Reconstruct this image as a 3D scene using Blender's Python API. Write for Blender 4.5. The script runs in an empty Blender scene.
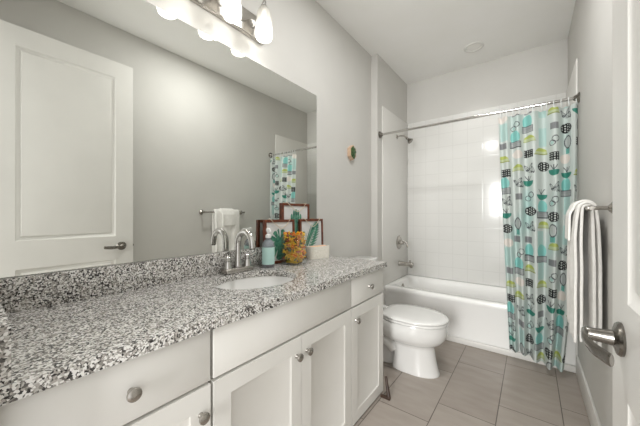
import bpy, bmesh, math, random
from mathutils import Vector, Matrix, noise
C = bpy.context.scene.collection
SC = bpy.context.scene
PI = math.pi
random.seed(7)

# ------------------------------------------------------------------ camera, world, lights, exposure
cam = bpy.data.cameras.new('camera'); camo = bpy.data.objects.new('camera', cam); C.objects.link(camo)
camo.location = (1.312, 0.0, 1.16)
camo.rotation_euler = (PI/2, 0, 0.6506)
cam.sensor_width = 36; cam.lens = 276.99/640*36; cam.shift_y = 1.67/640; cam.clip_start = 0.02
SC.camera = camo

w = bpy.data.worlds.new('world'); SC.world = w; w.use_nodes = True
w.node_tree.nodes['Background'].inputs[0].default_value = (1.0, 0.998, 0.99, 1)
w.node_tree.nodes['Background'].inputs[1].default_value = 1.3

def area(name, loc, rot, sx, sy, power, col=(1, .97, .92)):
    l = bpy.data.lights.new(name, 'AREA'); l.shape = 'RECTANGLE'; l.size = sx; l.size_y = sy
    l.energy = power; l.color = col
    o = bpy.data.objects.new(name, l); C.objects.link(o); o.location = loc; o.rotation_euler = rot
    return o
BULB_POWER = 1.0

area('doorway_fill_light', (1.22, -2.7, 1.5), (PI/2, 0, 0), .8, 1.8, 125, (1, 1, .99))  # added fill from behind the camera to lift the tub apron, no real window
lp = bpy.data.lights.new('ceiling_fill_light', 'AREA'); lp.shape = 'DISK'; lp.size = .20; lp.energy = 15; lp.color = (1, 1, .995)  # added overhead fill, unseen and without a fixture, evens out the room
lo = bpy.data.objects.new('ceiling_fill_light', lp); C.objects.link(lo); lo.location = (.94, 1.45, 2.79)
SC.view_settings.view_transform = 'Standard'; SC.view_settings.look = 'None'
SC.view_settings.gamma = 1; SC.view_settings.use_curve_mapping = False
SC.view_settings.exposure = 0.16

# ------------------------------------------------------------------ materials
def srgb(r, g, b):
    f = lambda c: (c/255/12.92) if c/255 <= .04045 else ((c/255+.055)/1.055)**2.4
    return (f(r), f(g), f(b), 1)
def mat(name, col, rough=.5, metal=0, spec=.5, trans=0, coat=0, emit=None, estr=0, ior=1.45):
    m = bpy.data.materials.new(name); m.use_nodes = True
    b = m.node_tree.nodes['Principled BSDF']
    b.inputs['Base Color'].default_value = col
    b.inputs['Roughness'].default_value = rough; b.inputs['Metallic'].default_value = metal
    b.inputs['Specular IOR Level'].default_value = spec
    b.inputs['Transmission Weight'].default_value = trans
    b.inputs['IOR'].default_value = ior
    b.inputs['Coat Weight'].default_value = coat; b.inputs['Coat Roughness'].default_value = .05
    if emit:
        b.inputs['Emission Color'].default_value = emit; b.inputs['Emission Strength'].default_value = estr
    return m
def nodes(m): return m.node_tree.nodes, m.node_tree.links, m.node_tree.nodes['Principled BSDF']
def add_noise(m, c1, c2, scale, detail=3, bump=0, bscale=None, lo=.35, hi=.65):
    n, l, b = nodes(m)
    tc = n.new('ShaderNodeTexCoord'); nz = n.new('ShaderNodeTexNoise'); nz.inputs['Scale'].default_value = scale
    nz.inputs['Detail'].default_value = detail
    l.new(tc.outputs['Object'], nz.inputs['Vector'])
    r = n.new('ShaderNodeValToRGB'); r.color_ramp.elements[0].color = c1; r.color_ramp.elements[1].color = c2
    r.color_ramp.elements[0].position = lo; r.color_ramp.elements[1].position = hi
    l.new(nz.outputs['Fac'], r.inputs['Fac']); l.new(r.outputs['Color'], b.inputs['Base Color'])
    if bump:
        n2 = n.new('ShaderNodeTexNoise'); n2.inputs['Scale'].default_value = bscale or scale
        l.new(tc.outputs['Object'], n2.inputs['Vector'])
        bp = n.new('ShaderNodeBump'); bp.inputs['Strength'].default_value = bump; bp.inputs['Distance'].default_value = .002
        l.new(n2.outputs['Fac'], bp.inputs['Height']); l.new(bp.outputs['Normal'], b.inputs['Normal'])
    return m

M = {}
M['wall'] = add_noise(mat('wall_paint', srgb(214, 210, 202), .75), srgb(204, 202, 197), srgb(207, 205, 200), 3, bump=.05, bscale=300)
M['ceiling'] = add_noise(mat('ceiling_paint', srgb(226, 223, 216), .8), srgb(243, 242, 238), srgb(245, 244, 241), 3, bump=.05, bscale=200)
M['trim'] = add_noise(mat('trim_paint', srgb(232, 230, 224), .35), srgb(222, 220, 215), srgb(225, 223, 218), 4)
M['cabinet'] = add_noise(mat('cabinet_paint', srgb(234, 231, 223), .38), srgb(226, 224, 218), srgb(229, 227, 222), 5)
M['gap'] = mat('cabinet_shell', srgb(176, 172, 164), .6)
M['porcelain'] = mat('porcelain', srgb(231, 230, 227), .12, coat=.4)
M['tub'] = mat('tub_acrylic', srgb(246, 245, 242), .22, coat=.2)
M['panel'] = mat('surround_panel', srgb(226, 224, 219), .3)
M['chrome'] = mat('chrome', srgb(205, 203, 200), .1, metal=1)
M['nickel'] = mat('brushed_nickel', srgb(178, 174, 168), .26, metal=1)
M['darknickel'] = mat('dark_nickel', srgb(132, 128, 122), .25, metal=1)
M['mirror'] = mat('mirror_silver', srgb(232, 233, 229), .0, metal=1)
M['wood'] = add_noise(mat('brown_wood', srgb(98, 52, 32), .45), srgb(84, 42, 26), srgb(118, 64, 40), 30, bump=.1)
M['darkwood'] = add_noise(mat('dark_wood', srgb(62, 46, 36), .5), srgb(52, 38, 30), srgb(74, 56, 44), 30)
M['palewood'] = add_noise(mat('pale_wood', srgb(206, 176, 148), .5), srgb(196, 164, 138), srgb(214, 186, 158), 40)
M['towel'] = add_noise(mat('white_terry', srgb(240, 238, 233), .95, spec=.1), srgb(236, 234, 229), srgb(243, 241, 237), 40, bump=.5, bscale=420)
M['paper'] = mat('print_paper', srgb(216, 216, 214), .5)
M['leaf'] = add_noise(mat('leaf_print', srgb(50, 110, 90), .5), srgb(44, 106, 88), srgb(98, 158, 132), 60)
M['leaf_pale'] = mat('leaf_print_pale', srgb(120, 165, 145), .5)
M['twine'] = mat('twine', srgb(222, 206, 182), .8)
M['label'] = mat('aqua_label', srgb(188, 222, 216), .45)
M['pump'] = mat('white_plastic', srgb(242, 242, 240), .3)
M['soap'] = mat('soap_liquid', srgb(190, 198, 206), .1, trans=.7, ior=1.35)
M['glass'] = None
M['basket'] = add_noise(mat('white_weave', srgb(232, 228, 216), .8), srgb(222, 217, 204), srgb(238, 234, 224), 80)
M['peach'] = mat('peach_cloth', srgb(232, 186, 150), .8)
M['leafgreen'] = add_noise(mat('glossy_green', srgb(44, 78, 40), .3), srgb(26, 52, 26), srgb(84, 120, 66), 45)
M['ring'] = mat('ring_plastic', srgb(225, 228, 226), .3)
M['disc'] = mat('white_lens', srgb(222, 220, 214), .4)
M['lens'] = mat('lit_lens', srgb(222, 220, 214), .4, emit=(1, .97, .92, 1), estr=.06)
M['hole'] = mat('dark_recess', srgb(40, 38, 36), .6)
M['lineblack'] = mat('rubber_seal', srgb(190, 188, 182), .5)

def granite():
    m = mat('speckled_granite', srgb(190, 188, 184), .22, coat=.2)
    n, l, b = nodes(m)
    tc = n.new('ShaderNodeTexCoord')
    nzw = n.new('ShaderNodeTexNoise'); nzw.inputs['Scale'].default_value = 90
    l.new(tc.outputs['Object'], nzw.inputs['Vector'])
    mx = n.new('ShaderNodeVectorMath'); mx.operation = 'MULTIPLY_ADD'
    mx.inputs[1].default_value = (.006, .006, .006)
    l.new(nzw.outputs['Color'], mx.inputs[0]); l.new(tc.outputs['Object'], mx.inputs[2])
    v = n.new('ShaderNodeTexVoronoi'); v.inputs['Scale'].default_value = 235
    l.new(mx.outputs[0], v.inputs['Vector'])
    sp = n.new('ShaderNodeSeparateColor'); l.new(v.outputs['Color'], sp.inputs[0])
    big = n.new('ShaderNodeTexNoise'); big.inputs['Scale'].default_value = 26; big.inputs['Detail'].default_value = 2
    l.new(tc.outputs['Object'], big.inputs['Vector'])
    ma = n.new('ShaderNodeMath'); ma.operation = 'MULTIPLY_ADD'; ma.inputs[1].default_value = .55; 
    l.new(big.outputs['Fac'], ma.inputs[0]); 
    mb = n.new('ShaderNodeMath'); mb.operation = 'MULTIPLY_ADD'; mb.inputs[1].default_value = .8; mb.inputs[2].default_value = -.17
    l.new(sp.outputs[0], mb.inputs[0]); l.new(mb.outputs[0], ma.inputs[2])
    r = n.new('ShaderNodeValToRGB'); r.color_ramp.interpolation = 'CONSTANT'
    cr = r.color_ramp; cr.elements[0].position = 0; cr.elements[0].color = srgb(48, 46, 45)
    cr.elements[1].position = .22; cr.elements[1].color = srgb(92, 88, 84)
    for p, c in ((.32, srgb(136, 132, 126)), (.44, srgb(188, 185, 179)), (.55, srgb(230, 228, 224)), (.80, srgb(172, 167, 160))):
        e = cr.elements.new(p); e.color = c
    l.new(ma.outputs[0], r.inputs['Fac']); l.new(r.outputs['Color'], b.inputs['Base Color'])
    return m
M['granite'] = granite()

def math_node(n, l, op, a, bb=None):
    x = n.new('ShaderNodeMath'); x.operation = op
    for i, q in enumerate((a, bb)):
        if q is None: continue
        if isinstance(q, (int, float)): x.inputs[i].default_value = q
        else: l.new(q, x.inputs[i])
    return x.outputs[0]

def floor_tile():
    m = mat('floor_tile', srgb(150, 140, 130), .38)
    n, l, b = nodes(m)
    tc = n.new('ShaderNodeTexCoord'); s = n.new('ShaderNodeSeparateXYZ'); l.new(tc.outputs['Object'], s.inputs[0])
    cx = math_node(n, l, 'DIVIDE', math_node(n, l, 'SUBTRACT', s.outputs[0], .557-3.0), .30)
    col = math_node(n, l, 'FLOOR', cx); fx = math_node(n, l, 'FRACT', cx)
    off = math_node(n, l, 'MULTIPLY', col, .20)          # every column slides a third of a tile
    cy = math_node(n, l, 'DIVIDE', math_node(n, l, 'SUBTRACT', math_node(n, l, 'ADD', s.outputs[1], 6.0+.4), off), .60)
    fy = math_node(n, l, 'FRACT', cy); row = math_node(n, l, 'FLOOR', cy)
    def edge(f, size, wd):
        d = math_node(n, l, 'MULTIPLY', math_node(n, l, 'MINIMUM', f, math_node(n, l, 'SUBTRACT', 1.0, f)), size)
        return math_node(n, l, 'LESS_THAN', d, wd)
    g = math_node(n, l, 'MAXIMUM', edge(fx, .30, .0022), edge(fy, .60, .0022))
    cv = n.new('ShaderNodeCombineXYZ'); l.new(col, cv.inputs[0]); l.new(row, cv.inputs[1])
    wn = n.new('ShaderNodeTexWhiteNoise'); l.new(cv.outputs[0], wn.inputs['Vector'])
    nz = n.new('ShaderNodeTexNoise'); nz.inputs['Scale'].default_value = 5; nz.inputs['Detail'].default_value = 5
    mp = n.new('ShaderNodeMapping'); mp.inputs['Scale'].default_value = (1, 3.5, 1); l.new(tc.outputs['Object'], mp.inputs[0]); l.new(mp.outputs[0], nz.inputs['Vector'])
    f = math_node(n, l, 'ADD', math_node(n, l, 'MULTIPLY', wn.outputs['Value'], .25), math_node(n, l, 'MULTIPLY', nz.outputs['Fac'], .8))
    r = n.new('ShaderNodeValToRGB'); r.color_ramp.elements[0].color = srgb(147, 137, 128); r.color_ramp.elements[1].color = srgb(167, 158, 149)
    r.color_ramp.elements[0].position = .25; r.color_ramp.elements[1].position = .8
    l.new(f, r.inputs['Fac'])
    mx = n.new('ShaderNodeMix'); mx.data_type = 'RGBA'
    l.new(g, mx.inputs['Factor']); l.new(r.outputs['Color'], mx.inputs['A']); mx.inputs['B'].default_value = srgb(92, 84, 78)
    l.new(mx.outputs['Result'], b.inputs['Base Color'])
    bp = n.new('ShaderNodeBump'); bp.invert = True; bp.inputs['Strength'].default_value = .5; bp.inputs['Distance'].default_value = .002
    l.new(g, bp.inputs['Height']); l.new(bp.outputs['Normal'], b.inputs['Normal'])
    return m
M['floor'] = floor_tile()

def wall_tile():
    m = mat('moulded_wall_tile', srgb(230, 227, 221), .16, coat=.2)
    n, l, b = nodes(m)
    tc = n.new('ShaderNodeTexCoord'); s = n.new('ShaderNodeSeparateXYZ'); l.new(tc.outputs['Object'], s.inputs[0])
    def edge(c, org, size):
        f = math_node(n, l, 'FRACT', math_node(n, l, 'DIVIDE', math_node(n, l, 'SUBTRACT', c, org), size))
        d = math_node(n, l, 'MULTIPLY', math_node(n, l, 'MINIMUM', f, math_node(n, l, 'SUBTRACT', 1.0, f)), size)
        mr = n.new('ShaderNodeMapRange'); mr.inputs['From Min'].default_value = 0; mr.inputs['From Max'].default_value = .005
        mr.inputs['To Min'].default_value = 1; mr.inputs['To Max'].default_value = 0
        l.new(d, mr.inputs['Value']); return mr.outputs[0]
    g = math_node(n, l, 'MAXIMUM', edge(s.outputs[0], .603-1.5, .150), edge(s.outputs[2], 1.795-3.1, .155))
    mx = n.new('ShaderNodeMix'); mx.data_type = 'RGBA'; l.new(math_node(n, l, 'MULTIPLY', g, .28), mx.inputs['Factor'])
    mx.inputs['A'].default_value = srgb(226, 225, 221); mx.inputs['B'].default_value = srgb(190, 188, 183)
    l.new(mx.outputs['Result'], b.inputs['Base Color'])
    bp = n.new('ShaderNodeBump'); bp.invert = True; bp.inputs['Strength'].default_value = .18; bp.inputs['Distance'].default_value = .002
    l.new(g, bp.inputs['Height']); l.new(bp.outputs['Normal'], b.inputs['Normal'])
    return m
M['tile'] = wall_tile()

def shade_glass():
    m = bpy.data.materials.new('frosted_shade_glass'); m.use_nodes = True
    n, l = m.node_tree.nodes, m.node_tree.links; n.remove(n['Principled BSDF']); out = n['Material Output']
    t = n.new('ShaderNodeBsdfTranslucent'); t.inputs[0].default_value = (.75, .735, .70, 1)
    g = n.new('ShaderNodeBsdfPrincipled'); g.inputs['Base Color'].default_value = (.62, .61, .58, 1); g.inputs['Roughness'].default_value = .15
    tr = n.new('ShaderNodeBsdfTransparent')
    a = n.new('ShaderNodeMixShader'); a.inputs[0].default_value = .5; l.new(t.outputs[0], a.inputs[1]); l.new(g.outputs[0], a.inputs[2])
    b = n.new('ShaderNodeMixShader'); b.inputs[0].default_value = .33; l.new(a.outputs[0], b.inputs[1]); l.new(tr.outputs[0], b.inputs[2])
    l.new(b.outputs[0], out.inputs[0]); return m
M['shade'] = shade_glass()
def thin_glass():
    m = bpy.data.materials.new('clear_glass'); m.use_nodes = True
    n, l = m.node_tree.nodes, m.node_tree.links; n.remove(n['Principled BSDF']); out = n['Material Output']
    g = n.new('ShaderNodeBsdfGlossy'); g.inputs['Roughness'].default_value = .03
    t = n.new('ShaderNodeBsdfTransparent'); t.inputs[0].default_value = (.97, .985, .975, 1)
    x = n.new('ShaderNodeMixShader'); x.inputs[0].default_value = .07; l.new(t.outputs[0], x.inputs[1]); l.new(g.outputs[0], x.inputs[2])
    l.new(x.outputs[0], out.inputs[0]); return m
M['glass'] = thin_glass()
M['bulb'] = mat('lit_bulb', (1, 1, 1, 1), .4, emit=(1, .96, .9, 1), estr=3)

# ------------------------------------------------------------------ mesh helpers
def box(bm, x0, x1, y0, y1, z0, z1, bev=0, seg=2):
    r = bmesh.ops.create_cube(bm, size=1)
    vs = r['verts']
    for v in vs:
        v.co = Vector(((x0+x1)/2+v.co.x*(x1-x0), (y0+y1)/2+v.co.y*(y1-y0), (z0+z1)/2+v.co.z*(z1-z0)))
    if bev:
        es = list({e for v in vs for e in v.link_edges})
        bmesh.ops.bevel(bm, geom=es, offset=bev, segments=seg, profile=.5, affect='EDGES')
def frame_of(d):
    d = d.normalized(); a = Vector((0, 0, 1)) if abs(d.z) < .95 else Vector((1, 0, 0))
    u = d.cross(a).normalized(); return u, d.cross(u).normalized()
def loft(bm, rings, cap0=True, cap1=True, closed=True):
    R = [[bm.verts.new(p) for p in r] for r in rings]
    n = len(R[0])
    for a, b in zip(R, R[1:]):
        for i in range(n if closed else n-1):
            bm.faces.new((a[i], a[(i+1) % n], b[(i+1) % n], b[i]))
    if cap0: bm.faces.new(R[0][::-1])
    if cap1: bm.faces.new(R[-1])
    return R
def tube(bm, pts, rad, seg=12, caps=True):
    pts = [Vector(p) for p in pts]; rings = []
    if not isinstance(rad, (list, tuple)): rad = [rad]*len(pts)
    u = None
    for i, p in enumerate(pts):
        d = (pts[min(i+1, len(pts)-1)]-pts[max(i-1, 0)]).normalized()
        if u is None: u, _ = frame_of(d)
        u = (u-d*u.dot(d)).normalized(); v = d.cross(u)
        rings.append([p+(u*math.cos(t)+v*math.sin(t))*rad[i] for t in [2*PI*k/seg for k in range(seg)]])
    loft(bm, rings, caps, caps)
def smooth_path(pts, n=8):
    P = [Vector(p) for p in pts]; out = []
    for i in range(len(P)-1):
        p0, p1, p2, p3 = P[max(i-1, 0)], P[i], P[i+1], P[min(i+2, len(P)-1)]
        for k in range(n):
            t = k/n
            out.append(.5*((2*p1)+(p2-p0)*t+(2*p0-5*p1+4*p2-p3)*t*t+(3*p1-p0-3*p2+p3)*t**3))
    out.append(P[-1]); return out
def lathe(bm, prof, loc=(0, 0, 0), axis='Z', seg=32, sx=1, sy=1):
    loc = Vector(loc); rings = []
    for r, h in prof:
        ring = []
        for k in range(seg):
            t = 2*PI*k/seg; a, b = r*math.cos(t)*sx, r*math.sin(t)*sy
            p = {'Z': (a, b, h), 'X': (h, a, b), 'Y': (b, h, a), '-X': (-h, b, a)}[axis]
            ring.append(loc+Vector(p))
        rings.append(ring)
    loft(bm, rings)
def obj(name, bm, m, parent=None, smooth=35, kind=None, label=None):
    bmesh.ops.remove_doubles(bm, verts=bm.verts, dist=1e-6)
    bmesh.ops.recalc_face_normals(bm, faces=bm.faces)
    ang = math.radians(smooth)
    for f in bm.faces: f.smooth = True
    for e in bm.edges:
        e.smooth = len(e.link_faces) == 2 and e.calc_face_angle(4) < ang
    me = bpy.data.meshes.new(name); bm.to_mesh(me); bm.free(); me.materials.append(m)
    o = bpy.data.objects.new(name, me); C.objects.link(o)
    if parent: o.parent = parent
    if kind: o['kind'] = kind
    if label: o['label'] = label
    return o
def B(): return bmesh.new()
def thing(name, label, cat, loc=(0, 0, 0), rz=0, group=None):
    o = bpy.data.objects.new(name, None); o.empty_display_size = .05; C.objects.link(o)
    o.location = loc; o.rotation_euler = (0, 0, rz); o['label'] = label; o['category'] = cat
    if group: o['group'] = group
    return o
def tag(o, label, cat, group=None, kind=None):
    o['label'] = label; o['category'] = cat
    if group: o['group'] = group
    if kind: o['kind'] = kind
    return o
def dup(root, loc, label, group=None):
    r = root.copy(); C.objects.link(r); r.location = loc; r['label'] = label
    for ch in root.children:
        c = ch.copy(); C.objects.link(c); c.parent = r
        for g in ch.children:
            d = g.copy(); C.objects.link(d); d.parent = c
    return r
def struct(name, bm, m, label=None, cat='wall', parent=None):
    o = obj(name, bm, m, parent)
    o['kind'] = 'structure'
    if label: o['label'] = label; o['category'] = cat
    return o
def sbox(name, m, d, label, cat='wall', bev=0):
    bm = B(); box(bm, *d, bev=bev); return struct(name, bm, m, label, cat)

# ------------------------------------------------------------------ key dimensions
W, YB, ZC = 1.585, 3.444, 2.80          # right wall, back wall, ceiling
YA, XA = 2.598, .069                    # shower wing wall
YT = 2.755                              # tub front
YF = .040                               # front wall face
HC = .853                               # counter top

# ------------------------------------------------------------------ room shell
sbox('floor', M['floor'], (-.1, W+.1, -.9, YB+.1, -.08, 0), 'taupe rectangular tile floor of the bathroom', 'floor')
sbox('ceiling', M['ceiling'], (-.1, W+.1, -.085, YB+.1, ZC, ZC+.08), 'plain off white ceiling over the bathroom', 'ceiling')
sbox('wall_left', M['wall'], (-.1, 0, -.085, YB+.1, 0, ZC), 'greige wall behind the vanity mirror and toilet')
sbox('wall_right', M['wall'], (W, W+.1, -.085, YB+.1, 0, ZC), 'greige wall carrying the towel bar')
sbox('wall_back', M['wall'], (0, W, YB, YB+.1, 0, ZC), 'greige wall above the tub tile')
sbox('wall_alcove', M['wall'], (0, XA, YA, YB, 0, ZC), 'short wing wall stepping in before the tub')
bm = B(); box(bm, 0, .60, -.085, YF, 0, ZC); box(bm, .60, 1.507, -.085, YF, 2.46, ZC); box(bm, 1.507, W, -.085, YF, 0, ZC)
struct('wall_front', bm, M['wall'], 'wall around the doorway at the vanity end')
sbox('baseboard_right', M['trim'], (W-.012, W, 1.02, 2.735, 0, .14), 'white baseboard along the wall under the towels', 'baseboard', .003)
sbox('baseboard_left', M['trim'], (0, .012, 1.706, YA, 0, .14), 'white baseboard behind the toilet', 'baseboard', .003)
sbox('trim_1', M['trim'], (XA+.001, W-.001, YT-.014, YT-.0005, 0, .05), 'white quarter strip along the foot of the tub', 'trim', .006)

# ------------------------------------------------------------------ door (open, parallel to the right wall)
def panel_face(bm, mp, outer, panels, profile):
    a0, a1, b0, b1 = outer
    As = sorted({a0, a1, *[p[i] for p in panels for i in (0, 1)]}); Bs = sorted({b0, b1, *[p[i] for p in panels for i in (2, 3)]})
    for i in range(len(As)-1):
        for j in range(len(Bs)-1):
            ca, cb = (As[i]+As[i+1])/2, (Bs[j]+Bs[j+1])/2
            if any(p[0] < ca < p[1] and p[2] < cb < p[3] for p in panels): continue
            bm.faces.new([bm.verts.new(mp(a, b, 0)) for a, b in ((As[i], Bs[j]), (As[i+1], Bs[j]), (As[i+1], Bs[j+1]), (As[i], Bs[j+1]))])
    for p in panels:
        rings = []
        for ins, d in profile:
            rings.append([mp(a, b, d) for a, b in ((p[0]+ins, p[2]+ins), (p[1]-ins, p[2]+ins), (p[1]-ins, p[3]-ins), (p[0]+ins, p[3]-ins))])
        loft(bm, rings, False, True)
def slab_sides(bm, mp, outer, t):
    a0, a1, b0, b1 = outer
    c = ((a0, b0), (a1, b0), (a1, b1), (a0, b1))
    loft(bm, [[mp(a, b, 0) for a, b in c], [mp(a, b, t) for a, b in c]], False, True)
bm = B()
DX, DY0, DY1, DZ = 1.465, .105, .936, 2.44
mp = lambda a, b, d: (DX+d, a, b)
pr = [(0, 0), (.008, .007), (.026, .010), (.032, .004), (.04, .003)]
panel_face(bm, mp, (DY0, DY1, .008, DZ), [(.24, .808, .981, 2.307), (.24, .808, .21, .785)], pr)
slab_sides(bm, mp, (DY0, DY1, .008, DZ), .035)
door = struct('door_1', bm, M['trim'], 'white two panel door standing open at the right', 'door')
LZ = .897; LY = .850
bm = B(); lathe(bm, [(.001, 0), (.0345, 0), (.0355, .004), (.032, .009), (.024, .0115), (.0165, .014), (.0145, .030), (.0135, .046), (.0135, .056), (.010, .062), (.001, .064)], (DX, LY, LZ), '-X', 36)
hd = obj('door_handle', bm, M['darknickel'], door)
bm = B()
path = smooth_path([(DX-.053, LY+.010, LZ), (DX-.058, LY-.010, LZ), (DX-.059, LY-.035, LZ-.002), (DX-.053, LY-.070, LZ-.006), (DX-.044, LY-.100, LZ-.005), (DX-.036, LY-.130, LZ-.002)], 6)
n = len(path)
rings = []
for i, p in enumerate(path):
    t = i/(n-1); hz = .0135-.001*t; hx = .0075-.003*t
    if i == 0 or i == n-1: hz *= .85; hx *= .7
    rings.append([p+Vector((hx*math.cos(q), 0, hz*math.sin(q))) for q in [2*PI*k/14 for k in range(14)]])
loft(bm, rings)
obj('lever', bm, M['darknickel'], hd)
bm = B(); box(bm, DX+.005, DX+.03, DY1-.0005, DY1+.0012, LZ-.028, LZ+.028); box(bm, DX+.010, DX+.024, DY1, DY1+.009, LZ-.008, LZ+.008, .002)
obj('latch', bm, M['darknickel'], door)
for z in (.2, 1.22, 2.22):
    bm = B(); tube(bm, [(DX+.038, DY0-.006, z-.045), (DX+.038, DY0-.006, z+.045)], .006, 10); obj('hinge', bm, M['nickel'], door)

# ------------------------------------------------------------------ vanity cabinets
XD = .545
def knob(parent, y, z):
    bm = B(); lathe(bm, [(.001, 0), (.008, 0), (.008, .002), (.0055, .006), (.0055, .012), (.010, .015), (.0155, .019), (.0165, .0225), (.0155, .0265), (.010, .0295), (.001, .031)], (XD, y, z), 'X', 28)
    obj('knob', bm, M['nickel'], parent)
def carcass(root, y0, y1, end_right=False):
    bm = B(); xb = XD-.021; zt = HC-.034; t = .018
    for d in ((.01, xb, y0+.001, y0+t, .012, zt), (.01, xb, y1-t, y1-.001, .012, zt), (.01, .01+t, y0+t, y1-t, .012, zt), (.01, xb, y0+t, y1-t, .012, .012+t), (xb-t, xb, y0+t, y1-t, zt-.05, zt), (xb-t, xb, y0+t, y1-t, .64, .675)): box(bm, *d)
    if y1-y0 > .6: box(bm, xb-t, xb, .855, .908, .03, .64)
    else: box(bm, .03, xb, y0+t, y1-t, .64, .652)
    obj('carcass', bm, M['gap'] if not end_right else M['cabinet'], root)
def drawer(root, y0, y1, z0, z1, kn=None, nm='drawer_front'):
    bm = B(); box(bm, XD-.02, XD, y0, y1, z0, z1, .002)
    o = obj(nm, bm, M['cabinet'], root)
    if kn: knob(o, *kn)
def cdoor(root, y0, y1, z0, z1, kn):
    bm = B(); mp = lambda a, b, d: (XD-d, a, b)
    panel_face(bm, mp, (y0, y1, z0, z1), [(y0+.062, y1-.062, z0+.062, z1-.062)], [(0, 0), (.003, .003), (.010, .006)])
    slab_sides(bm, mp, (y0, y1, z0, z1), .02)
    o = obj('cabinet_door', bm, M['cabinet'], root); knob(o, *kn)
ZD, ZG, ZT = .651, .661, .812
c1 = thing('vanity_cabinet', 'white vanity cabinet nearest the doorway with one drawer over a door', 'cabinet', (0, 0, 0))
carcass(c1, .042, .467)
drawer(c1, .044, .464, ZG, ZT, (.255, .735)); cdoor(c1, .044, .464, .014, ZD, (.432, .575))
c2 = thing('vanity_cabinet', 'wide white sink cabinet with a pair of doors below the basin', 'cabinet', (0, 0, 0))
carcass(c2, .472, 1.287)
drawer(c2, .474, 1.285, ZG, ZT, None, 'false_front')
cdoor(c2, .474, .880, .014, ZD, (.848, .578)); cdoor(c2, .883, 1.285, .014, ZD, (.912, .578))
c3 = thing('vanity_cabinet', 'white vanity cabinet beside the toilet with small drawer over narrow door', 'cabinet', (0, 0, 0))
carcass(c3, 1.290, 1.690, True)
drawer(c3, 1.290, 1.688, ZG, ZT, (1.49, .735)); cdoor(c3, 1.290, 1.688, .014, ZD, (1.33, .580))
bm = B()
tube(bm, [(.5585, 1.700, .105), (.600, 1.652, .006)], [.008, .012], 8); box(bm, .550, .612, 1.634, 1.654, 0, .014, .002)
tag(obj('doorstop', bm, M['darkwood']), 'small dark wooden wedge stop on the floor at the vanity corner', 'doorstop')

# ------------------------------------------------------------------ countertop, sink
SX, SY, RX, RY = .262, .877, .172, .212
X0, X1, Y0, Y1 = .002, .566, .0415, 1.702
angs = sorted([2*PI*k/72 for k in range(72)]+[math.atan2(y-SY, x-SX) % (2*PI) for x in (X0, X1) for y in (Y0, Y1)])
def rect_pt(t):
    c, s = math.cos(t), math.sin(t); k = 1e9
    if c > 1e-9: k = min(k, (X1-SX)/c)
    if c < -1e-9: k = min(k, (X0-SX)/c)
    if s > 1e-9: k = min(k, (Y1-SY)/s)
    if s < -1e-9: k = min(k, (Y0-SY)/s)
    return SX+c*k, SY+s*k
def ell_pt(t, sx=1.0):
    c, s = math.cos(t), math.sin(t); k = 1/math.sqrt((c/(RX*sx))**2+(s/(RY*sx))**2); return SX+c*k, SY+s*k
bm = B(); TH = .032
loops = []
for fn, z in ((rect_pt, HC-.004), (lambda t: tuple(SX+(q-SX)*1 if i == 0 else q for i, q in enumerate(rect_pt(t))), HC), (ell_pt, HC), (lambda t: ell_pt(t, .985), HC-.004), (lambda t: ell_pt(t, .985), HC-TH), (rect_pt, HC-TH), (rect_pt, HC-.004)):
    loops.append([(*fn(t), z) for t in angs])
loft(bm, loops, False, False)
ct = obj('countertop', bm, M['granite'])
tag(ct, 'long speckled grey and white granite countertop on the white vanity', 'countertop')
bm = B(); box(bm, .002, .022, .0415, Y1-.002, HC, .961, .002)
tag(obj('backsplash', bm, M['granite']), 'granite backsplash strip running along below the mirror', 'backsplash')
bm = B(); box(bm, .0225, .562, .0415, .061, HC, .961, .002)
tag(obj('side_splash', bm, M['granite']), 'short granite splash at the doorway end of the countertop', 'backsplash')
bm = B(); rings = []
for s, z in ((1.06, HC-TH-.001), (1.0, HC-TH-.001), (.985, HC-TH-.012), (.93, HC-.075), (.80, HC-.125), (.55, HC-.16), (.25, HC-.172), (.10, HC-.174)):
    rings.append([(*ell_pt(2*PI*k/56, s), z) for k in range(56)])
rings2 = [[(*ell_pt(2*PI*k/56, s), z) for k in range(56)] for s, z in ((.10, HC-.185), (.6, HC-.172), (.86, HC-.135), (1.0, HC-.075), (1.06, HC-TH-.008))]
loft(bm, rings+rings2+[rings[0]], False, False)
sk = obj('sink', bm, M['porcelain'], smooth=60); tag(sk, 'oval white undermount basin set in the granite', 'sink')
bm = B(); lathe(bm, [(.001, 0), (.021, 0), (.022, .003), (.017, .0045), (.010, .004), (.001, .006)], (SX, SY, HC-.1745), 'Z', 24); obj('drain', bm, M['chrome'], sk)

# ------------------------------------------------------------------ faucet
fa = thing('faucet', 'brushed gooseneck faucet with two lever handles behind the basin', 'faucet', (.062, .915, HC))
bm = B(); box(bm, -.029, .029, -.088, .088, 0, .028, .009, 3); obj('base_plate', bm, M['nickel'], fa)
bm = B()
lathe(bm, [(.021, .02), (.021, .03), (.020, .045), (.018, .06), (.0165, .10)], (0, 0, 0), 'Z', 20)
R0 = .058
pts = [(0, 0, .09), (0, 0, .13), (0, 0, .155)]+[(R0-R0*math.cos(a), 0, .158+R0*math.sin(a)) for a in [PI*k/14 for k in range(1, 14)]]+[(2*R0+.002, 0, .150), (2*R0+.004, 0, .135)]
tube(bm, pts, [.0165]*(len(pts)-3)+[.016, .0155, .015], 18)
obj('spout', bm, M['chrome'], fa, 50)
bm = B(); tube(bm, [(2*R0+.004, 0, .137), (2*R0+.0045, 0, .128)], .012, 14); obj('aerator', bm, M['darknickel'], fa)
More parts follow.
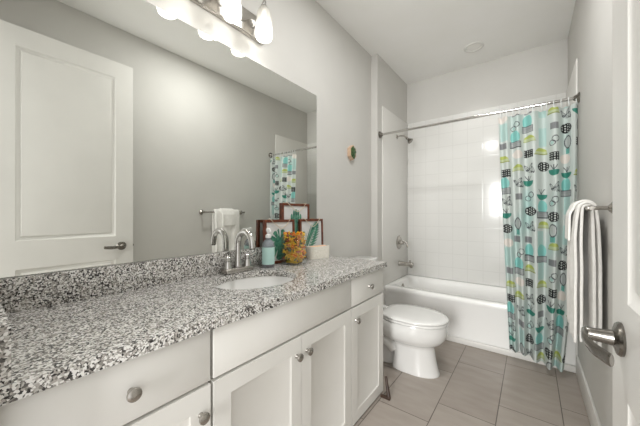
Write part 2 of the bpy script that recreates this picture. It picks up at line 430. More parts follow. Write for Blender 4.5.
for s in (-1, 1):
    bm = B(); lathe(bm, [(.023, .024), (.022, .032), (.0175, .055), (.0145, .070), (.0165, .075), (.0165, .086), (.011, .092), (.001, .094)], (0, s*.062, 0), 'Z', 20)
    tube(bm, smooth_path([(0, s*.060, .079), (.002, s*.085, .083), (.003, s*.112, .090), (.003, s*.124, .094)], 4), [.0075]*4+[.0068]*4+[.006]*4+[.004], 10)
    obj('handle', bm, M['chrome'], fa, 50)

# ------------------------------------------------------------------ mirror
bm = B(); box(bm, .0005, .006, .045, 1.675, .9625, 2.073, .0012, 1)
tag(obj('wall_mirror', bm, M['mirror']), 'big frameless mirror on the wall above the granite backsplash', 'mirror')

# ------------------------------------------------------------------ vanity light
vl = thing('vanity_light', 'brushed nickel four lamp vanity light above the mirror', 'light fixture', (0, 0, 0))
LYS = [.420, .629, .838, 1.047]
bm = B(); box(bm, .0005, .022, .335, 1.134, 2.193, 2.335, .004); obj('back_plate', bm, M['nickel'], vl)
bm = B()
N = 120
def wave(y): return 2.262+.030*math.cos(2*PI*(y-.42)/.209)
prev = None
rings = []
for i in range(N+1):
    y = .335+(1.134-.335)*i/N; zt = wave(y)
    rings.append([(.0225, y, 2.195), (.034, y, 2.195), (.034, y, zt-.004), (.030, y, zt), (.0225, y, zt)])
loft(bm, rings); obj('wavy_panel', bm, M['nickel'], vl)
for y in LYS:
    bm = B()
    tube(bm, smooth_path([(.030, y, 2.24), (.060, y, 2.262), (.085, y, 2.30), (.100, y, 2.345), (.120, y, 2.362), (.133, y, 2.350), (.128, y, 2.335), (.120, y, 2.325)], 5), .0042, 8)
    lathe(bm, [(.001, 2.335), (.010, 2.335), (.018, 2.328), (.020, 2.312), (.018, 2.300), (.001, 2.298)], (.120, y, 0), 'Z', 20)
    obj('lamp_arm', bm, M['chrome'], vl, 50)
    bm = B()
    po = [(.024, 2.318), (.031, 2.308), (.038, 2.280), (.043, 2.240), (.0475, 2.196), (.0465, 2.160), (.043, 2.146)]
    lathe_r = po+[(r-.0028, z) for r, z in po[::-1]]
    rings = [[(.120+r*math.cos(2*PI*k/28), y+r*math.sin(2*PI*k/28), z) for k in range(28)] for r, z in lathe_r]
    loft(bm, rings+[rings[0]], False, False)
    obj('lamp_shade', bm, M['shade'], vl, 60)
    bm = B(); lathe(bm, [(.001, 2.190), (.012, 2.192), (.021, 2.202), (.024, 2.214), (.021, 2.230), (.014, 2.244), (.012, 2.262), (.012, 2.298), (.001, 2.299)], (.120, y, 0), 'Z', 20)
    obj('light_bulb', bm, M['bulb'], vl, 60)
    l = bpy.data.lights.new('bulb_light', 'POINT'); l.energy = BULB_POWER; l.color = (1, .995, .985); l.shadow_soft_size = .016
    o = bpy.data.objects.new('bulb_light', l); C.objects.link(o); o.location = (.120, y, 2.170)

# ------------------------------------------------------------------ ceiling downlight
bm = B(); dl = thing('recessed_light', 'round white recessed downlight in the ceiling over the tub', 'ceiling light', (.868, 3.068, ZC))
rings = [[(r*math.cos(2*PI*k/36), r*math.sin(2*PI*k/36), z) for k in range(36)] for r, z in ((.088, 0), (.088, -.004), (.082, -.009), (.066, -.009), (.060, -.002), (.060, 0))]
loft(bm, rings, False, False); obj('trim_ring', bm, M['trim'], dl)
bm = B(); lathe(bm, [(.001, -.0075), (.030, -.0065), (.060, -.0025), (.060, -.001), (.001, -.0005)], (0, 0, 0), 'Z', 32); obj('lens', bm, M['lens'], dl)
l = bpy.data.lights.new('downlight', 'SPOT'); l.energy = 6; l.spot_size = 1.7; l.spot_blend = .7; l.shadow_soft_size = .05; l.color = (1, .995, .985)
o = bpy.data.objects.new('downlight', l); C.objects.link(o); o.location = (.868, 3.068, ZC-.03)

# ------------------------------------------------------------------ hexagonal wall plaque
hp = thing('wall_plaque', 'small hexagonal wooden plaque with dark green leaf on wall beyond mirror', 'wall decor', (0, 2.175, 1.722))
def hexr(r, x, ang=0): return [(x, r*math.sin(ang+PI*k/3)*.80, r*math.cos(ang+PI*k/3)) for k in range(6)]
bm = B(); loft(bm, [hexr(.068, .001), hexr(.068, .036), hexr(.060, .036), hexr(.060, .026)], True, True); obj('box_frame', bm, M['palewood'], hp)
bm = B()
for k in range(9):
    a = 2*PI*k/9; rr = .042
    c = Vector((.034+.004*(k % 3), rr*.7*math.sin(a)*.8, rr*math.cos(a)*.9))
    d = Vector((0, math.sin(a)*.8, math.cos(a))); s = Vector((0, d.z, -d.y))
    loft(bm, [[c-d*.024+Vector((x, 0, 0)), c+s*.013+Vector((x+.003, 0, 0)), c+d*.022+Vector((x, 0, 0)), c-s*.013+Vector((x+.003, 0, 0))] for x in (-.002, .003)])
lathe(bm, [(.001, .027), (.056, .027), (.056, .033), (.035, .038), (.001, .040)], (0, 0, 0), 'X', 20, .8, 1)
obj('leaf', bm, M['leafgreen'], hp)

# ------------------------------------------------------------------ toilet
TY = 2.105
to = thing('toilet', 'white elongated toilet with closed lid between vanity and tub', 'toilet', (0, TY, 0))
def egg(x0, x1, hw, z, n=44, back=.5, e=2.3):
    xc = x0+(x1-x0)*back; out = []
    for k in range(n):
        t = 2*PI*k/n; c, s = math.cos(t), math.sin(t)
        L = (x1-xc) if c > 0 else (xc-x0)
        ee = 2.0 if c > 0 else e+.8
        x = xc+math.copysign(abs(c)**(2/ee), c)*L; y = math.copysign(abs(s)**(2/ee), s)*hw
        out.append((x, y, z))
    return out
bm = B()
loft(bm, [egg(.455, .790, .108, 0, e=3), egg(.455, .790, .108, .016, e=3), egg(.460, .782, .103, .03, e=3), egg(.465, .766, .098, .10, e=3), egg(.465, .754, .096, .18, e=3), egg(.455, .752, .099, .200, e=3), egg(.42, .774, .124, .216), egg(.37, .808, .155, .238), egg(.335, .830, .175, .270), egg(.32, .842, .184, .310), egg(.32, .842, .185, .352), egg(.325, .834, .180, .372), egg(.36, .79, .14, .374)])
obj('bowl', bm, M['porcelain'], to, 70)
bm = B()
loft(bm, [egg(.02, .47, .085, .0, e=4), egg(.02, .47, .085, .015, e=4), egg(.05, .47, .075, .04, e=4), egg(.05, .47, .065, .18, e=4), egg(.03, .42, .12, .28, e=4), egg(.02, .42, .175, .345, e=4), egg(.02, .42, .175, .372, e=4)])
for s in (-1, 1):
    tube(bm, smooth_path([(.47, s*.060, .13), (.42, s*.080, .185), (.34, s*.088, .20), (.27, s*.085, .15), (.24, s*.08, .05)], 4), .040, 12)
obj('pedestal', bm, M['porcelain'], to, 60)
bm = B(); loft(bm, [egg(.385, .840, .186, .375), egg(.38, .848, .190, .379), egg(.38, .848, .190, .389), egg(.385, .842, .186, .393)]); obj('seat', bm, M['porcelain'], to, 50)
bm = B(); loft(bm, [egg(.385, .842, .187, .396), egg(.378, .850, .191, .400), egg(.378, .850, .191, .406), egg(.386, .842, .185, .412), egg(.43, .80, .145, .417), egg(.52, .68, .06, .419)]); obj('lid', bm, M['porcelain'], to, 60)
for s in (-1, 1):
    bm = B(); box(bm, .320, .360, s*.075-.02, s*.075+.02, .374, .394, .005); obj('hinge', bm, M['porcelain'], to)
bm = B(); box(bm, .016, .205, -.20, .20, .373, .745, .022, 4); obj('tank', bm, M['porcelain'], to)
bm = B(); box(bm, .012, .212, -.208, .208, .746, .775, .010, 3); obj('tank_lid', bm, M['porcelain'], to)
bm = B(); lathe(bm, [(.001, 0), (.012, 0), (.012, .012), (.001, .013)], (.205, -.15, .69), 'X', 16); tube(bm, [(.214, -.15, .69), (.216, -.09, .685)], .006, 8); obj('flush_lever', bm, M['chrome'], to)
for s in (-1, 1):
    bm = B(); lathe(bm, [(.013, .014), (.013, .024), (.008, .032), (.001, .034)], (.35, s*.078, 0), 'Z', 14); obj('bolt_cap', bm, M['porcelain'], to)

# ------------------------------------------------------------------ bathtub
tb = thing('bathtub', 'white alcove bathtub with straight apron under the tiled surround', 'bathtub', (0, 0, 0))
bm = B(); XL, XR, TYB, ZR = XA+.001, W-.001, YB-.001, .41
def rrect(x0, x1, y0, y1, r, z, n=8):
    out = []
    for cx, cy, a in ((x1-r, y1-r, 0), (x0+r, y1-r, PI/2), (x0+r, y0+r, PI), (x1-r, y0+r, 1.5*PI)):
        for k in range(n+1): out.append((cx+r*math.cos(a+PI/2*k/n), cy+r*math.sin(a+PI/2*k/n), z))
    return out
loft(bm, [rrect(XL, XR, YT+.012, TYB, .002, 0), rrect(XL, XR, YT+.012, TYB, .002, .345), rrect(XL, XR, YT+.001, TYB, .004, .365), rrect(XL, XR, YT, TYB, .006, .395),
          rrect(XL+.004, XR-.004, YT+.006, TYB-.004, .01, .407), rrect(XL+.012, XR-.012, YT+.016, TYB-.006, .02, ZR), rrect(XL+.06, XR-.06, YT+.075, TYB-.055, .10, ZR),
          rrect(XL+.07, XR-.075, YT+.085, TYB-.065, .10, ZR-.012), rrect(XL+.10, XR-.16, YT+.11, TYB-.09, .12, .22), rrect(XL+.13, XR-.26, YT+.14, TYB-.12, .12, .10), rrect(XL+.20, XR-.34, YT+.20, TYB-.18, .10, .085)])
obj('tub_shell', bm, M['tub'], tb, 50)
bm = B(); lathe(bm, [(.001, 0), (.034, 0), (.035, .004), (.028, .010), (.001, .012)], (.152, 3.075, .345), 'X', 24)
lathe(bm, [(.006, .010), (.006, .020), (.001, .021)], (.152, 3.075, .345), 'X', 10); obj('overflow_plate', bm, M['nickel'], tb)

# ------------------------------------------------------------------ moulded surround
su = thing('shower_surround', 'glossy white moulded tile surround on the walls above the tub', 'shower surround', (0, 0, 0))
bm = B(); box(bm, XA+.011, W-.011, YB-.011, YB-.0005, ZR+.001, 2.298, .002); obj('back_panel', bm, M['tile'], su)
bm = B(); box(bm, XA+.0005, XA+.011, 2.700, YB-.0005, ZR+.001, 2.298, .003); box(bm, XA+.0005, XA+.012, 2.700, YT-.0005, .001, ZR+.001, .003); obj('side_panel', bm, M['panel'], su)
bm = B(); box(bm, W-.011, W-.0005, 2.740, YB-.0005, ZR+.001, 2.298, .003); box(bm, W-.012, W-.0005, 2.740, YT-.0005, .001, ZR+.001, .003); obj('side_panel', bm, M['panel'], su)

# ------------------------------------------------------------------ shower fittings
PX = XA+.011
sh = thing('shower_fixture', 'small chrome shower head on a bent arm high over the tub', 'shower head', (PX, 3.087, 2.06))
bm = B(); lathe(bm, [(.001, 0), (.027, 0), (.026, .004), (.016, .010), (.012, .012), (.001, .0125)], (0, 0, 0), 'X', 24); obj('flange', bm, M['nickel'], sh)
bm = B(); tube(bm, smooth_path([(.005, 0, 0), (.045, 0, .004), (.085, 0, -.006), (.115, 0, -.034)], 5), .0085, 12); obj('arm', bm, M['nickel'], sh, 60)
d = Vector((.72, 0, -.69)); p = Vector((.112, 0, -.031)); bm = B()
tube(bm, [p, p+d*.014, p+d*.022, p+d*.034, p+d*.060, p+d*.068, p+d*.071], [.012, .014, .011, .016, .032, .034, .028], 22); obj('spray_head', bm, M['darknickel'], sh)
va = thing('shower_valve', 'round chrome shower valve with lever on the plain tub end wall', 'shower valve', (PX, 3.148, .835))
bm = B(); lathe(bm, [(.001, 0), (.080, 0), (.081, .004), (.070, .010), (.036, .016), (.032, .02), (.001, .021)], (0, 0, 0), 'X', 36); obj('escutcheon', bm, M['nickel'], va)
bm = B(); lathe(bm, [(.024, .015), (.023, .045), (.018, .055), (.001, .057)], (0, 0, 0), 'X', 22)
tube(bm, smooth_path([(.048, 0, .004), (.075, .006, .006), (.092, .008, -.012), (.098, .008, -.055)], 5), [.010]*10+[.009]*5+[.007], 12); obj('lever', bm, M['nickel'], va, 60)
ts = thing('tub_spout', 'straight chrome tub spout below the shower valve', 'tub spout', (PX, 3.148, .590))
bm = B(); lathe(bm, [(.001, 0), (.030, 0), (.031, .004), (.027, .016), (.025, .10), (.0255, .155), (.023, .166), (.001, .168)], (0, 0, 0), 'X', 24)
tube(bm, [(.142, 0, -.010), (.145, 0, -.036)], [.021, .018], 18); obj('spout_body', bm, M['nickel'], ts)
bm = B(); lathe(bm, [(.006, .02), (.006, .036), (.009, .038), (.009, .046), (.001, .048)], (.13, 0, 0), 'Z', 14); obj('diverter_knob', bm, M['nickel'], ts)

# ------------------------------------------------------------------ curtain rod and curtain
RYR, RZ = 2.655, 1.985
rd = thing('curtain_rod', 'straight chrome shower curtain rod spanning the tub alcove', 'curtain rod', (0, RYR, RZ))
bm = B(); tube(bm, [(XA+.004, 0, 0), (W-.004, 0, 0)], .0115, 16); obj('rod', bm, M['chrome'], rd)
for x, ax in ((XA, 'X'), (W, '-X')):
    bm = B(); lathe(bm, [(.001, .0005), (.036, .0005), (.036, .006), (.024, .014), (.017, .030), (.0125, .034), (.001, .034)], (x, 0, 0), ax, 28)
    obj('flange', bm, M['darknickel'], rd)

# printed curtain: fabric coordinate s (along the cloth) and height z, motifs evaluated per vertex
AQ, TEAL, LIME, BLK, GRY, PINK, DGR = [srgb(*c)[:3] for c in ((136, 198, 192), (60, 136, 120), (176, 188, 100), (22, 24, 26), (142, 144, 146), (226, 219, 212), (78, 82, 86))]
WHT = srgb(204, 211, 207)[:3]
def lerp(a, b, t): return tuple(x+(y-x)*t for x, y in zip(a, b))
def motif(k, a, b):
    """a,b in metres from motif centre; returns colour or None"""
    e = lambda cx, cy, rx, ry: ((a-cx)/rx)**2+((b-cy)/ry)**2
    if k == 0:      # black spotted bowl
        q = e(0, 0, .042, .036)
        if q < 1:
            if q > .72: return BLK
            u, v = (a*55) % 1-.5, ((b*55)+.5*(int(a*55+50) % 2)) % 1-.5
            return WHT if u*u+v*v < .085 else BLK
    if k == 1:      # aqua cactus in a hatched grey pot
        if abs(a) < .042 and -.055 < b < -.005:
            if abs(a) > .039 or b > -.009 or b < -.051: return DGR
            return GRY if (b*160) % 1 < .5 else lerp(GRY, WHT, .45)
        if e(0, .028, .036, .052) < 1 and b > -.006: return AQ
    if k == 2:      # lime half bowl
        if e(0, -.008, .042, .04) < 1 and b > -.014: return LIME if b > .006 else lerp(LIME, WHT, .45)
        if abs(b+.016) < .003 and abs(a) < .046: return lerp(LIME, BLK, .4)
    if k == 3:      # teal bowl with sprig
        if e(0, .012, .04, .042) < 1 and b < .012: return TEAL
        if b > .012:
            for q in (-.6, 0, .6):
                if abs(a-q*(b-.012)) < .0028 and b < .05: return DGR
    if k == 4:      # outlined oval cactus
        q = e(0, .01, .026, .046)
        if .74 < q < 1.12: return DGR
        if q < .74: return lerp(GRY, WHT, .72) if abs((a*130) % 1-.5) > .12 else lerp(GRY, WHT, .3)
        if abs(a) < .016 and -.075 < b < -.034: return lerp(TEAL, AQ, .5)
    if k == 5:      # sketched leaves
        for cx, cy, t in ((-.02, .0, .6), (.012, .012, -.5), (.0, -.024, 1.2), (.028, -.014, .3)):
            c, s = math.cos(t), math.sin(t); x, y = (a-cx)*c+(b-cy)*s, -(a-cx)*s+(b-cy)*c
            q = (x/.009)**2+(y/.026)**2
            if .55 < q < 1.15 or (q < .55 and abs(x) < .0014): return DGR
    if k == 6:      # hatched grey block with dark tuft
        if abs(a) < .027 and abs(b) < .024: return lerp(GRY, BLK, .25) if (a*150) % 1 < .5 else GRY
    if k == 7:      # blush dome
        if e(0, 0, .04, .034) < 1: return PINK
    if k == 8:      # open loops
        for cx, cy, r in ((-.012, -.012, .02), (.010, .016, .022)):
            q = math.hypot(a-cx, b-cy)/r
            if .84 < q < 1.08: return DGR
        if e(-.012, -.012, .012, .012) < 1: return lerp(AQ, WHT, .5)
    if k == 9:      # tall aqua column
        if abs(a) < .026 and -.07 < b < .07: return lerp(AQ, WHT, .55)
    if k == 10:     # black checked pot
        if abs(a) < .034 and abs(b) < .03:
            return WHT if ((a*62) % 1 < .45 and (b*62) % 1 < .45) else BLK
    return None
SEQ = [[0, 3, 5, 1, 10, 2, 6, 9, 7], [6, 4, 9, 6, 5, 2, 7, 1, 8], [5, 0, 8, 3, 5, 10, 2, 1, 6], [9, 2, 1, 3, 6, 0, 2, 9, 1], [4, 0, 8, 5, 3, 10, 8, 6, 2], [9, 2, 9, 1, 3, 7, 4, 0, 5], [6, 0, 8, 5, 2, 6, 10, 4, 3]]
def cloth_colour(s, z):
    f = noise.noise(Vector((s*5, z*2.4, 3.1)))
    base = lerp(WHT, AQ, max(0, min(.42, -.02+.75*f)))
    s /= 1.32
    cw, rh = .094, .110
    ci = math.floor(s/cw); best = None
    for c in (ci, ci-1, ci+1):
        st = SEQ[c % len(SEQ)]; zz = z+(.056 if c % 2 else 0)+.03*math.sin(c*2.3)
        rj = math.floor(zz/rh)
        for r in (rj, rj-1, rj+1):
            k = st[(r*1+(c//len(SEQ))*3) % len(st)]
            h = math.sin(c*12.9+r*78.2)*43758.5; h -= math.floor(h)
            if h > .95 and k not in (0, 10): continue
            col = motif(k, s-(c+.5)*cw-(h-.5)*.024, zz-(r+.5)*rh)
            if col is not None:
                if k in (7, 9): best = best or col
                else: return col
    return best or base
def curtain():
    me = bpy.data.meshes.new('curtain_sheet')
    NX, NZ = 330, 520
    ztop, zbot = RZ-.045, .050
    # fold line at mid height: x runs between edges, depth waves
    cols = []
    for i in range(NX+1):
        t = i/NX
        ph = 2*PI*(5.3*t+.30*math.sin(5*t))
        amp = (.018+.026*min(1, t*1.6))*(1 if t < .93 else .8)
        cols.append((t, ph, amp))
    # cloth length by integrating
    L = [0]; px, py = None, None
    for i, (t, ph, amp) in enumerate(cols):
        x, y = 1.105+.468*t, amp*.9*math.sin(ph)
        if px is not None: L.append(L[-1]+math.hypot(x-px, y-py)*.96)
        px, py = x, y
    vs, fs, cs = [], [], []
    for j in range(NZ+1):
        q = j/NZ; z = ztop+(zbot-ztop)*q
        for i, (t, ph, amp) in enumerate(cols):
            x0 = 1.103+.078*q**1.1; x1 = 1.575-.075*q**2
            x = x0+(x1-x0)*t
            y = RYR-.012*q+(amp*(.72+.45*q))*math.sin(ph+.35*math.sin(3*q+t*4))+.006*math.sin(9*t+4*q)*q
            y -= .022*q                       # falls outside the tub
            zz = z+(.012*math.sin(6*t+.5)-.03*(1-t)*0)*q+.05*q**8*(1-t)
            if j == 0: zz += .004*math.cos(2*PI*11.5*t)
            vs.append((x, y, zz)); cs.append(cloth_colour(L[i]+.02, z))
    for j in range(NZ):
        for i in range(NX):
            a = j*(NX+1)+i; fs.append((a, a+1, a+NX+2, a+NX+1))
    me.from_pydata(vs, [], fs)
    at = me.color_attributes.new('print', 'FLOAT_COLOR', 'POINT')
    flat = []
    for c in cs: flat += [c[0], c[1], c[2], 1.0]
    at.data.foreach_set('color', flat)
    me.polygons.foreach_set('use_smooth', [True]*len(fs))
    m = bpy.data.materials.new('printed_curtain_fabric'); m.use_nodes = True
    n, l = m.node_tree.nodes, m.node_tree.links; b = n['Principled BSDF']; out = n['Material Output']
    va_ = n.new('ShaderNodeVertexColor'); va_.layer_name = 'print'
    l.new(va_.outputs[0], b.inputs['Base Color']); b.inputs['Roughness'].default_value = .55
    t = n.new('ShaderNodeBsdfTranslucent'); l.new(va_.outputs[0], t.inputs[0])
    mx = n.new('ShaderNodeMixShader'); mx.inputs[0].default_value = .22; l.new(b.outputs[0], mx.inputs[1]); l.new(t.outputs[0], mx.inputs[2])
    l.new(mx.outputs[0], out.inputs[0])
    me.materials.append(m)
    return me
cu = thing('shower_curtain', 'white shower curtain printed with potted cacti bunched at the right of its rod', 'shower curtain', (0, 0, 0))
o = bpy.data.objects.new('curtain_sheet', curtain()); C.objects.link(o); o.parent = cu
for k in range(12):
    x = 1.122+.448*k/11+(.012 if k in (4, 6) else 0)
    bm = B(); pts = [(x+.004*math.sin(a), RYR+.017*math.sin(a), RZ-.016+.031*math.cos(a)) for a in [2*PI*i/22 for i in range(23)]]
    tube(bm, pts, .0028, 6, False); obj('curtain_ring', bm, M['ring'], cu, 80)

# ------------------------------------------------------------------ towel bar and towels
BX, BZ, BY0, BY1 = 1.517, 1.188, 1.633, 2.150
br = thing('towel_bar', 'chrome towel bar on the wall behind the open door', 'towel bar', (0, 0, 0))
bm = B(); tube(bm, [(BX, BY0-.012, BZ), (BX, BY1+.012, BZ)], .0085, 14); obj('bar', bm, M['nickel'], br)
for y in (BY0, BY1):
    bm = B(); lathe(bm, [(.001, .0005), (.026, .0005), (.027, .005), (.018, .012), (.0085, .020), (.0085, .064), (.012, .072), (.010, .082), (.001, .084)], (W, y, BZ), '-X', 24); obj('post', bm, M['nickel'], br)
def towel(y0, y1, front, back, r, gap, seed, zf, zb, inner=0, slope=0, NY=34):
    """sheet folded over the bar: front drop, over the top, back drop"""
    bm = B(); rings = []
    prof = []
    NF = 26
    for k in range(NF+1): prof.append(('f', 1-k/NF))
    for k in range(1, 8): prof.append(('t', k/8))
    for k in range(NF+1): prof.append(('b', k/NF))
    # folded lengthwise: an outer layer, then (past the far edge) an inner one back again
    passes = [(r, front, back, jj) for jj in range(NY+1)]
    if inner: passes += [(inner, front*.35, back*.35, jj) for jj in range(NY, -1, -1)]
    for r_c, fr, bk, jj in passes:
        q0 = jj/NY; y = y0+(y1-y0)*q0; ring = []
        for kind, q in prof:
            if kind == 't': x = BX-r_c*math.cos(PI*q); z = BZ+r_c*math.sin(PI*q)
            else:
                sgn = -1 if kind == 'f' else 1
                drop = (BZ-zf) if kind == 'f' else (BZ-zb)
                z = BZ-drop*q*(1 if r_c == r else .985)
                bulge = (fr if kind == 'f' else bk)*min(1, q*5)**.7
                wv = gap*math.sin(y*46+seed+(0 if kind == 'f' else 2))*min(1, q*2.5)
                x = BX+sgn*(r_c+bulge)+wv+noise.noise(Vector((y*14, z*6, seed+(4 if kind == 'b' else 0))))*.005*min(1, q*4)
            zz = z+(noise.noise(Vector((y*5, q*3, seed)))*.010+slope*(q0-.5))*(q if kind != 't' else 0)
            yy = y+noise.noise(Vector((z*5, y, seed+9)))*.010
            ring.append((min(x, W-.010), yy, zz))
        rings.append(ring)
    R = [[bm.verts.new(p) for p in r_] for r_ in rings]
    for a, b in zip(R, R[1:]):
        for i in range(len(a)-1): bm.faces.new((a[i], a[i+1], b[i+1], b[i]))
    return bm
def fin_towel(name, bm, label, th):
    o = obj(name, bm, M['towel'], None, 80)
    s = o.modifiers.new('thick', 'SOLIDIFY'); s.thickness = th; s.offset = 0
    sb = o.modifiers.new('sub', 'SUBSURF'); sb.levels = 1; sb.render_levels = 1
    return tag(o, label, 'towel')
bt = towel(1.745, 2.060, .012, .010, .0285, .004, 1.2, .580, .545, .0158, .05)
fin_towel('bath_towel', bt, 'long white bath towel folded over the towel bar', .012)
ht = towel(1.815, 1.985, .014, .002, .0405, .003, 3.7, 1.035, .80)
fin_towel('hand_towel', ht, 'short white hand towel laid over the longer bath towel', .010)

# ------------------------------------------------------------------ framed prints
def framed(name, label, loc, rz, tilt, w_, h_, art, d=.020):
    """local frame: picture faces +X, width along Y (centred), foot at z=0"""
    t = thing(name, label, 'picture frame', loc, rz); t.rotation_euler = (0, tilt, rz)
    fw = .017
    bm = B()
    for a0, a1, b0, b1 in ((-w_/2, -w_/2+fw, 0, h_), (w_/2-fw, w_/2, 0, h_), (-w_/2+fw, w_/2-fw, 0, fw), (-w_/2+fw, w_/2-fw, h_-fw, h_)):
        box(bm, -d, 0, a0, a1, b0, b1, .0015, 1)
    obj('frame', bm, M['wood'], t)
    bm = B(); box(bm, -.012, -.007, -w_/2+fw-.002, w_/2-fw+.002, fw-.002, h_-fw+.002); pp = obj('print', bm, M['paper'], t)
    bm = B(); art(bm, w_, h_); obj('leaf_motif', bm, M['leaf'], pp)
    bm = B()
    tube(bm, smooth_path([(-.010, -w_*.36, h_+.002), (.003, -w_*.34, h_+.003), (.003, -w_*.18, h_*.90), (.003, w_*.02, h_*.80), (.003, w_*.2, h_*.88), (.003, w_*.33, h_+.003), (-.012, w_*.36, h_+.002)], 6), .0022, 6)
    obj('twine', bm, M['twine'], t, 80)
    return t
def flat(bm, pts, x=-.0065, t=.0006):
    loft(bm, [[(x, a, b) for a, b in pts], [(x+t, a, b) for a, b in pts]])
def monstera(bm, w_, h_):
    cx, cy, sc = .0, h_*.50, min(w_, h_)*.36
    out = []
    N_ = 132
    for k in range(N_):                      # heart shaped leaf with slits cut towards the midrib
        t = 2*PI*k/N_
        r = 1.0-.18*math.sin(t)-.25*abs(math.cos(t))**3*0
        slit = abs(math.cos(t)) > .25 and (k % 12) in (5, 6)
        r *= .50 if slit else (1.0+.04*math.cos(2*PI*(k % 12)/12))
        if abs(t-PI/2) < .14: r *= .35
        out.append((cx+sc*.92*r*math.cos(t), cy+sc*r*math.sin(t)-.02*sc))
    c0 = bm.verts.new((-.0058, cx, cy)); vs = [bm.verts.new((-.0058, a, b)) for a, b in out]
    b0 = bm.verts.new((-.0066, cx, cy)); bs = [bm.verts.new((-.0066, a, b)) for a, b in out]
    for k in range(N_):
        n2 = (k+1) % N_
        bm.faces.new((c0, vs[k], vs[n2])); bm.faces.new((b0, bs[n2], bs[k])); bm.faces.new((vs[k], bs[k], bs[n2], vs[n2]))
    flat(bm, [(cx-.003, cy-.7*sc), (cx+.003, cy-.7*sc), (cx+.012, .022), (cx+.006, .022)], -.0066)
def palm(bm, w_, h_):
    x0, y0, x1, y1 = -w_*.26, h_*.10, w_*.22, h_*.84
    flat(bm, [(x0, y0), (x0+.005, y0), (x1+.001, y1), (x1-.001, y1)])
    for k in range(11):
        q = .1+.88*k/10; px, py = x0+(x1-x0)*q, y0+(y1-y0)*q; L = h_*.34*math.sin(PI*(.18+.72*q))
        for sgn in (-1, 1):
            t = math.atan2(y1-y0, x1-x0)+sgn*(.95-.45*q); dx, dy = math.cos(t), math.sin(t); nx, ny = -dy, dx; wd = h_*.034
            pts = [(px, py), (px+dx*L*.4+nx*wd, py+dy*L*.4+ny*wd), (px+dx*L, py+dy*L), (px+dx*L*.4-nx*wd, py+dy*L*.4-ny*wd)]
            lim = w_/2-.019
            pts = [(max(-lim, min(lim, a)), b) for a, b in pts]
            flat(bm, pts, -.0064+.00005*k)
def cactus(bm, w_, h_):
    r = w_*.19
    for k in range(-2, 3):
        cx = k*r*.42; hh = h_*(.775-.03*k*k)
        flat(bm, [(cx-r*.185, h_*.12), (cx+r*.185, h_*.12)]+[(cx+r*.185*math.cos(a), hh+r*.45*math.sin(a)) for a in [PI*i/8 for i in range(9)]])
framed('picture_frame', 'brown wooden frame with split leaf print leaning behind the soap bottle', (.052, 1.250, HC+.001), 0, -.025, .265, .275, monstera)
framed('picture_frame', 'topmost brown wooden frame with cactus print standing on the backsplash ledge', (.0218, 1.430, .962), 0, -.002, .280, .275, cactus, .0145)
framed('picture_frame', 'brown wooden frame with feathery palm frond print behind the white basket', (.052, 1.570, HC+.001), 0, -.025, .265, .275, palm)

# ------------------------------------------------------------------ soap bottle
sp = thing('soap_bottle', 'clear pump soap bottle with pale aqua label beside the faucet', 'soap bottle', (.088, 1.108, HC))
bm = B(); lathe(bm, [(.001, 0), (.033, 0), (.036, .004), (.036, .128), (.033, .142), (.024, .155), (.0145, .162), (.0135, .172), (.001, .172)], (0, 0, 0), 'Z', 32)
obj('bottle', bm, M['soap'], sp, 50)
bm = B(); rings = [[(r*math.cos(2*PI*k/36), r*math.sin(2*PI*k/36), z) for k in range(36)] for r, z in ((.0363, .020), (.0368, .020), (.0368, .118), (.0363, .118))]
loft(bm, rings+[rings[0]], False, False); obj('bottle_label', bm, M['label'], sp)
bm = B(); lathe(bm, [(.001, .172), (.0165, .172), (.0165, .188), (.011, .192), (.005, .194), (.005, .208), (.012, .210), (.012, .224), (.008, .228), (.001, .229)], (0, 0, 0), 'Z', 24)
tube(bm, smooth_path([(0, 0, .218), (.022, -.012, .220), (.040, -.022, .215), (.044, -.024, .208)], 4), .0048, 10); obj('pump', bm, M['pump'], sp, 50)

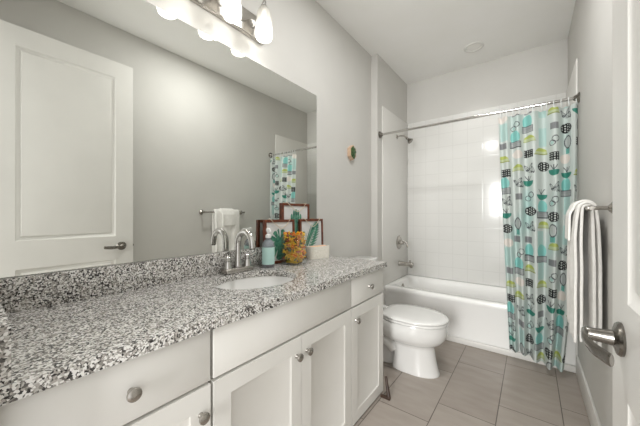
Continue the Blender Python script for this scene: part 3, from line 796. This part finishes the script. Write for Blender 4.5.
# ------------------------------------------------------------------ vase of yellow flowers
vz = thing('glass_vase', 'square clear glass vase packed with yellow and orange flowers', 'vase', (.132, 1.285, HC), .25)
VH, VR = .190, .063
bm = B()
loft(bm, [rrect(-VR, VR, -VR, VR, .008, 0, 4), rrect(-VR, VR, -VR, VR, .008, VH, 4), rrect(-VR+.004, VR-.004, -VR+.004, VR-.004, .006, VH, 4), rrect(-VR+.004, VR-.004, -VR+.004, VR-.004, .006, .008, 4)])
obj('vase_body', bm, M['glass'], vz, 40)
def flowers():
    bm = B(); mats = [mat('yellow_petal', srgb(242, 190, 32), .5), mat('orange_petal', srgb(232, 132, 24), .5), mat('green_leaf', srgb(96, 118, 40), .5), mat('rust_petal', srgb(164, 66, 26), .5), mat('brown_seed', srgb(84, 46, 20), .6)]
    rnd = random.Random(3)
    for k in range(330):
        a = VR-.018
        c = Vector((rnd.uniform(-a, a), rnd.uniform(-a, a), rnd.uniform(.022, VH+.004)))
        if rnd.random() < .7:
            ax = rnd.randrange(2); sg = rnd.choice((-1, 1)); c[ax] = sg*a
        mi = rnd.choices(range(5), (.38, .26, .14, .09, .13))[0]
        r = rnd.uniform(.010, .016)
        n0 = len(bm.faces)
        q = Matrix.Translation(c) @ Matrix.Rotation(rnd.uniform(0, 6), 4, Vector((rnd.random(), rnd.random(), rnd.random()+.1)).normalized())
        if mi in (0, 1, 3):                     # little five petal head
            for p in range(5):
                t = 2*PI*p/5; d = Vector((math.cos(t), math.sin(t), .35))
                bmesh.ops.create_icosphere(bm, subdivisions=1, radius=1, matrix=q @ Matrix.Translation(d*r*.62) @ Matrix.Rotation(t, 4, 'Z') @ Matrix.Diagonal((r*.62, r*.40, r*.22, 1)))
        elif mi == 2:
            bmesh.ops.create_icosphere(bm, subdivisions=1, radius=1, matrix=q @ Matrix.Diagonal((r*1.3, r*.55, r*.2, 1)))
        else: bmesh.ops.create_icosphere(bm, subdivisions=1, radius=r*.6, matrix=q)
        bm.faces.ensure_lookup_table()
        for f in bm.faces[n0:]: f.material_index = mi
    n0 = len(bm.faces); box(bm, -VR+.026, VR-.026, -VR+.026, VR-.026, .009, VH-.03)
    bm.faces.ensure_lookup_table()
    for f in bm.faces[n0:]: f.material_index = 0
    me = bpy.data.meshes.new('dried_flowers'); bm.to_mesh(me); bm.free()
    for m_ in mats: me.materials.append(m_)
    me.polygons.foreach_set('use_smooth', [True]*len(me.polygons))
    o = bpy.data.objects.new('dried_flowers', me); C.objects.link(o); o.location = (.132, 1.285, HC); o.rotation_euler = (0, 0, .25)
    return tag(o, 'mass of small yellow and orange flower heads inside the square glass vase', 'flowers', None, 'stuff')
flowers()

# ------------------------------------------------------------------ woven basket
bk = thing('basket', 'low white woven basket at the far end of the granite countertop', 'basket', (.110, 1.556, HC), -.25)
bm = B(); rings = []
NH = 22
def bks(s, z): return rrect(-.036*s, .036*s, -.086*s, .086*s, .028*s, z, 6)
for i in range(NH*2+1):
    z = .086*i/(NH*2); s = 1+.05*z/.086+.018*abs(math.sin(PI*i/4))
    rings.append(bks(s, z))
loft(bm, rings+[bks(.98, .086), bks(.95, .020)]); obj('woven_body', bm, M['basket'], bk, 60)
bm = B(); box(bm, -.024, .024, -.070, .070, .019, .0865, .012, 3); obj('folded_cloth', bm, M['peach'], bk)
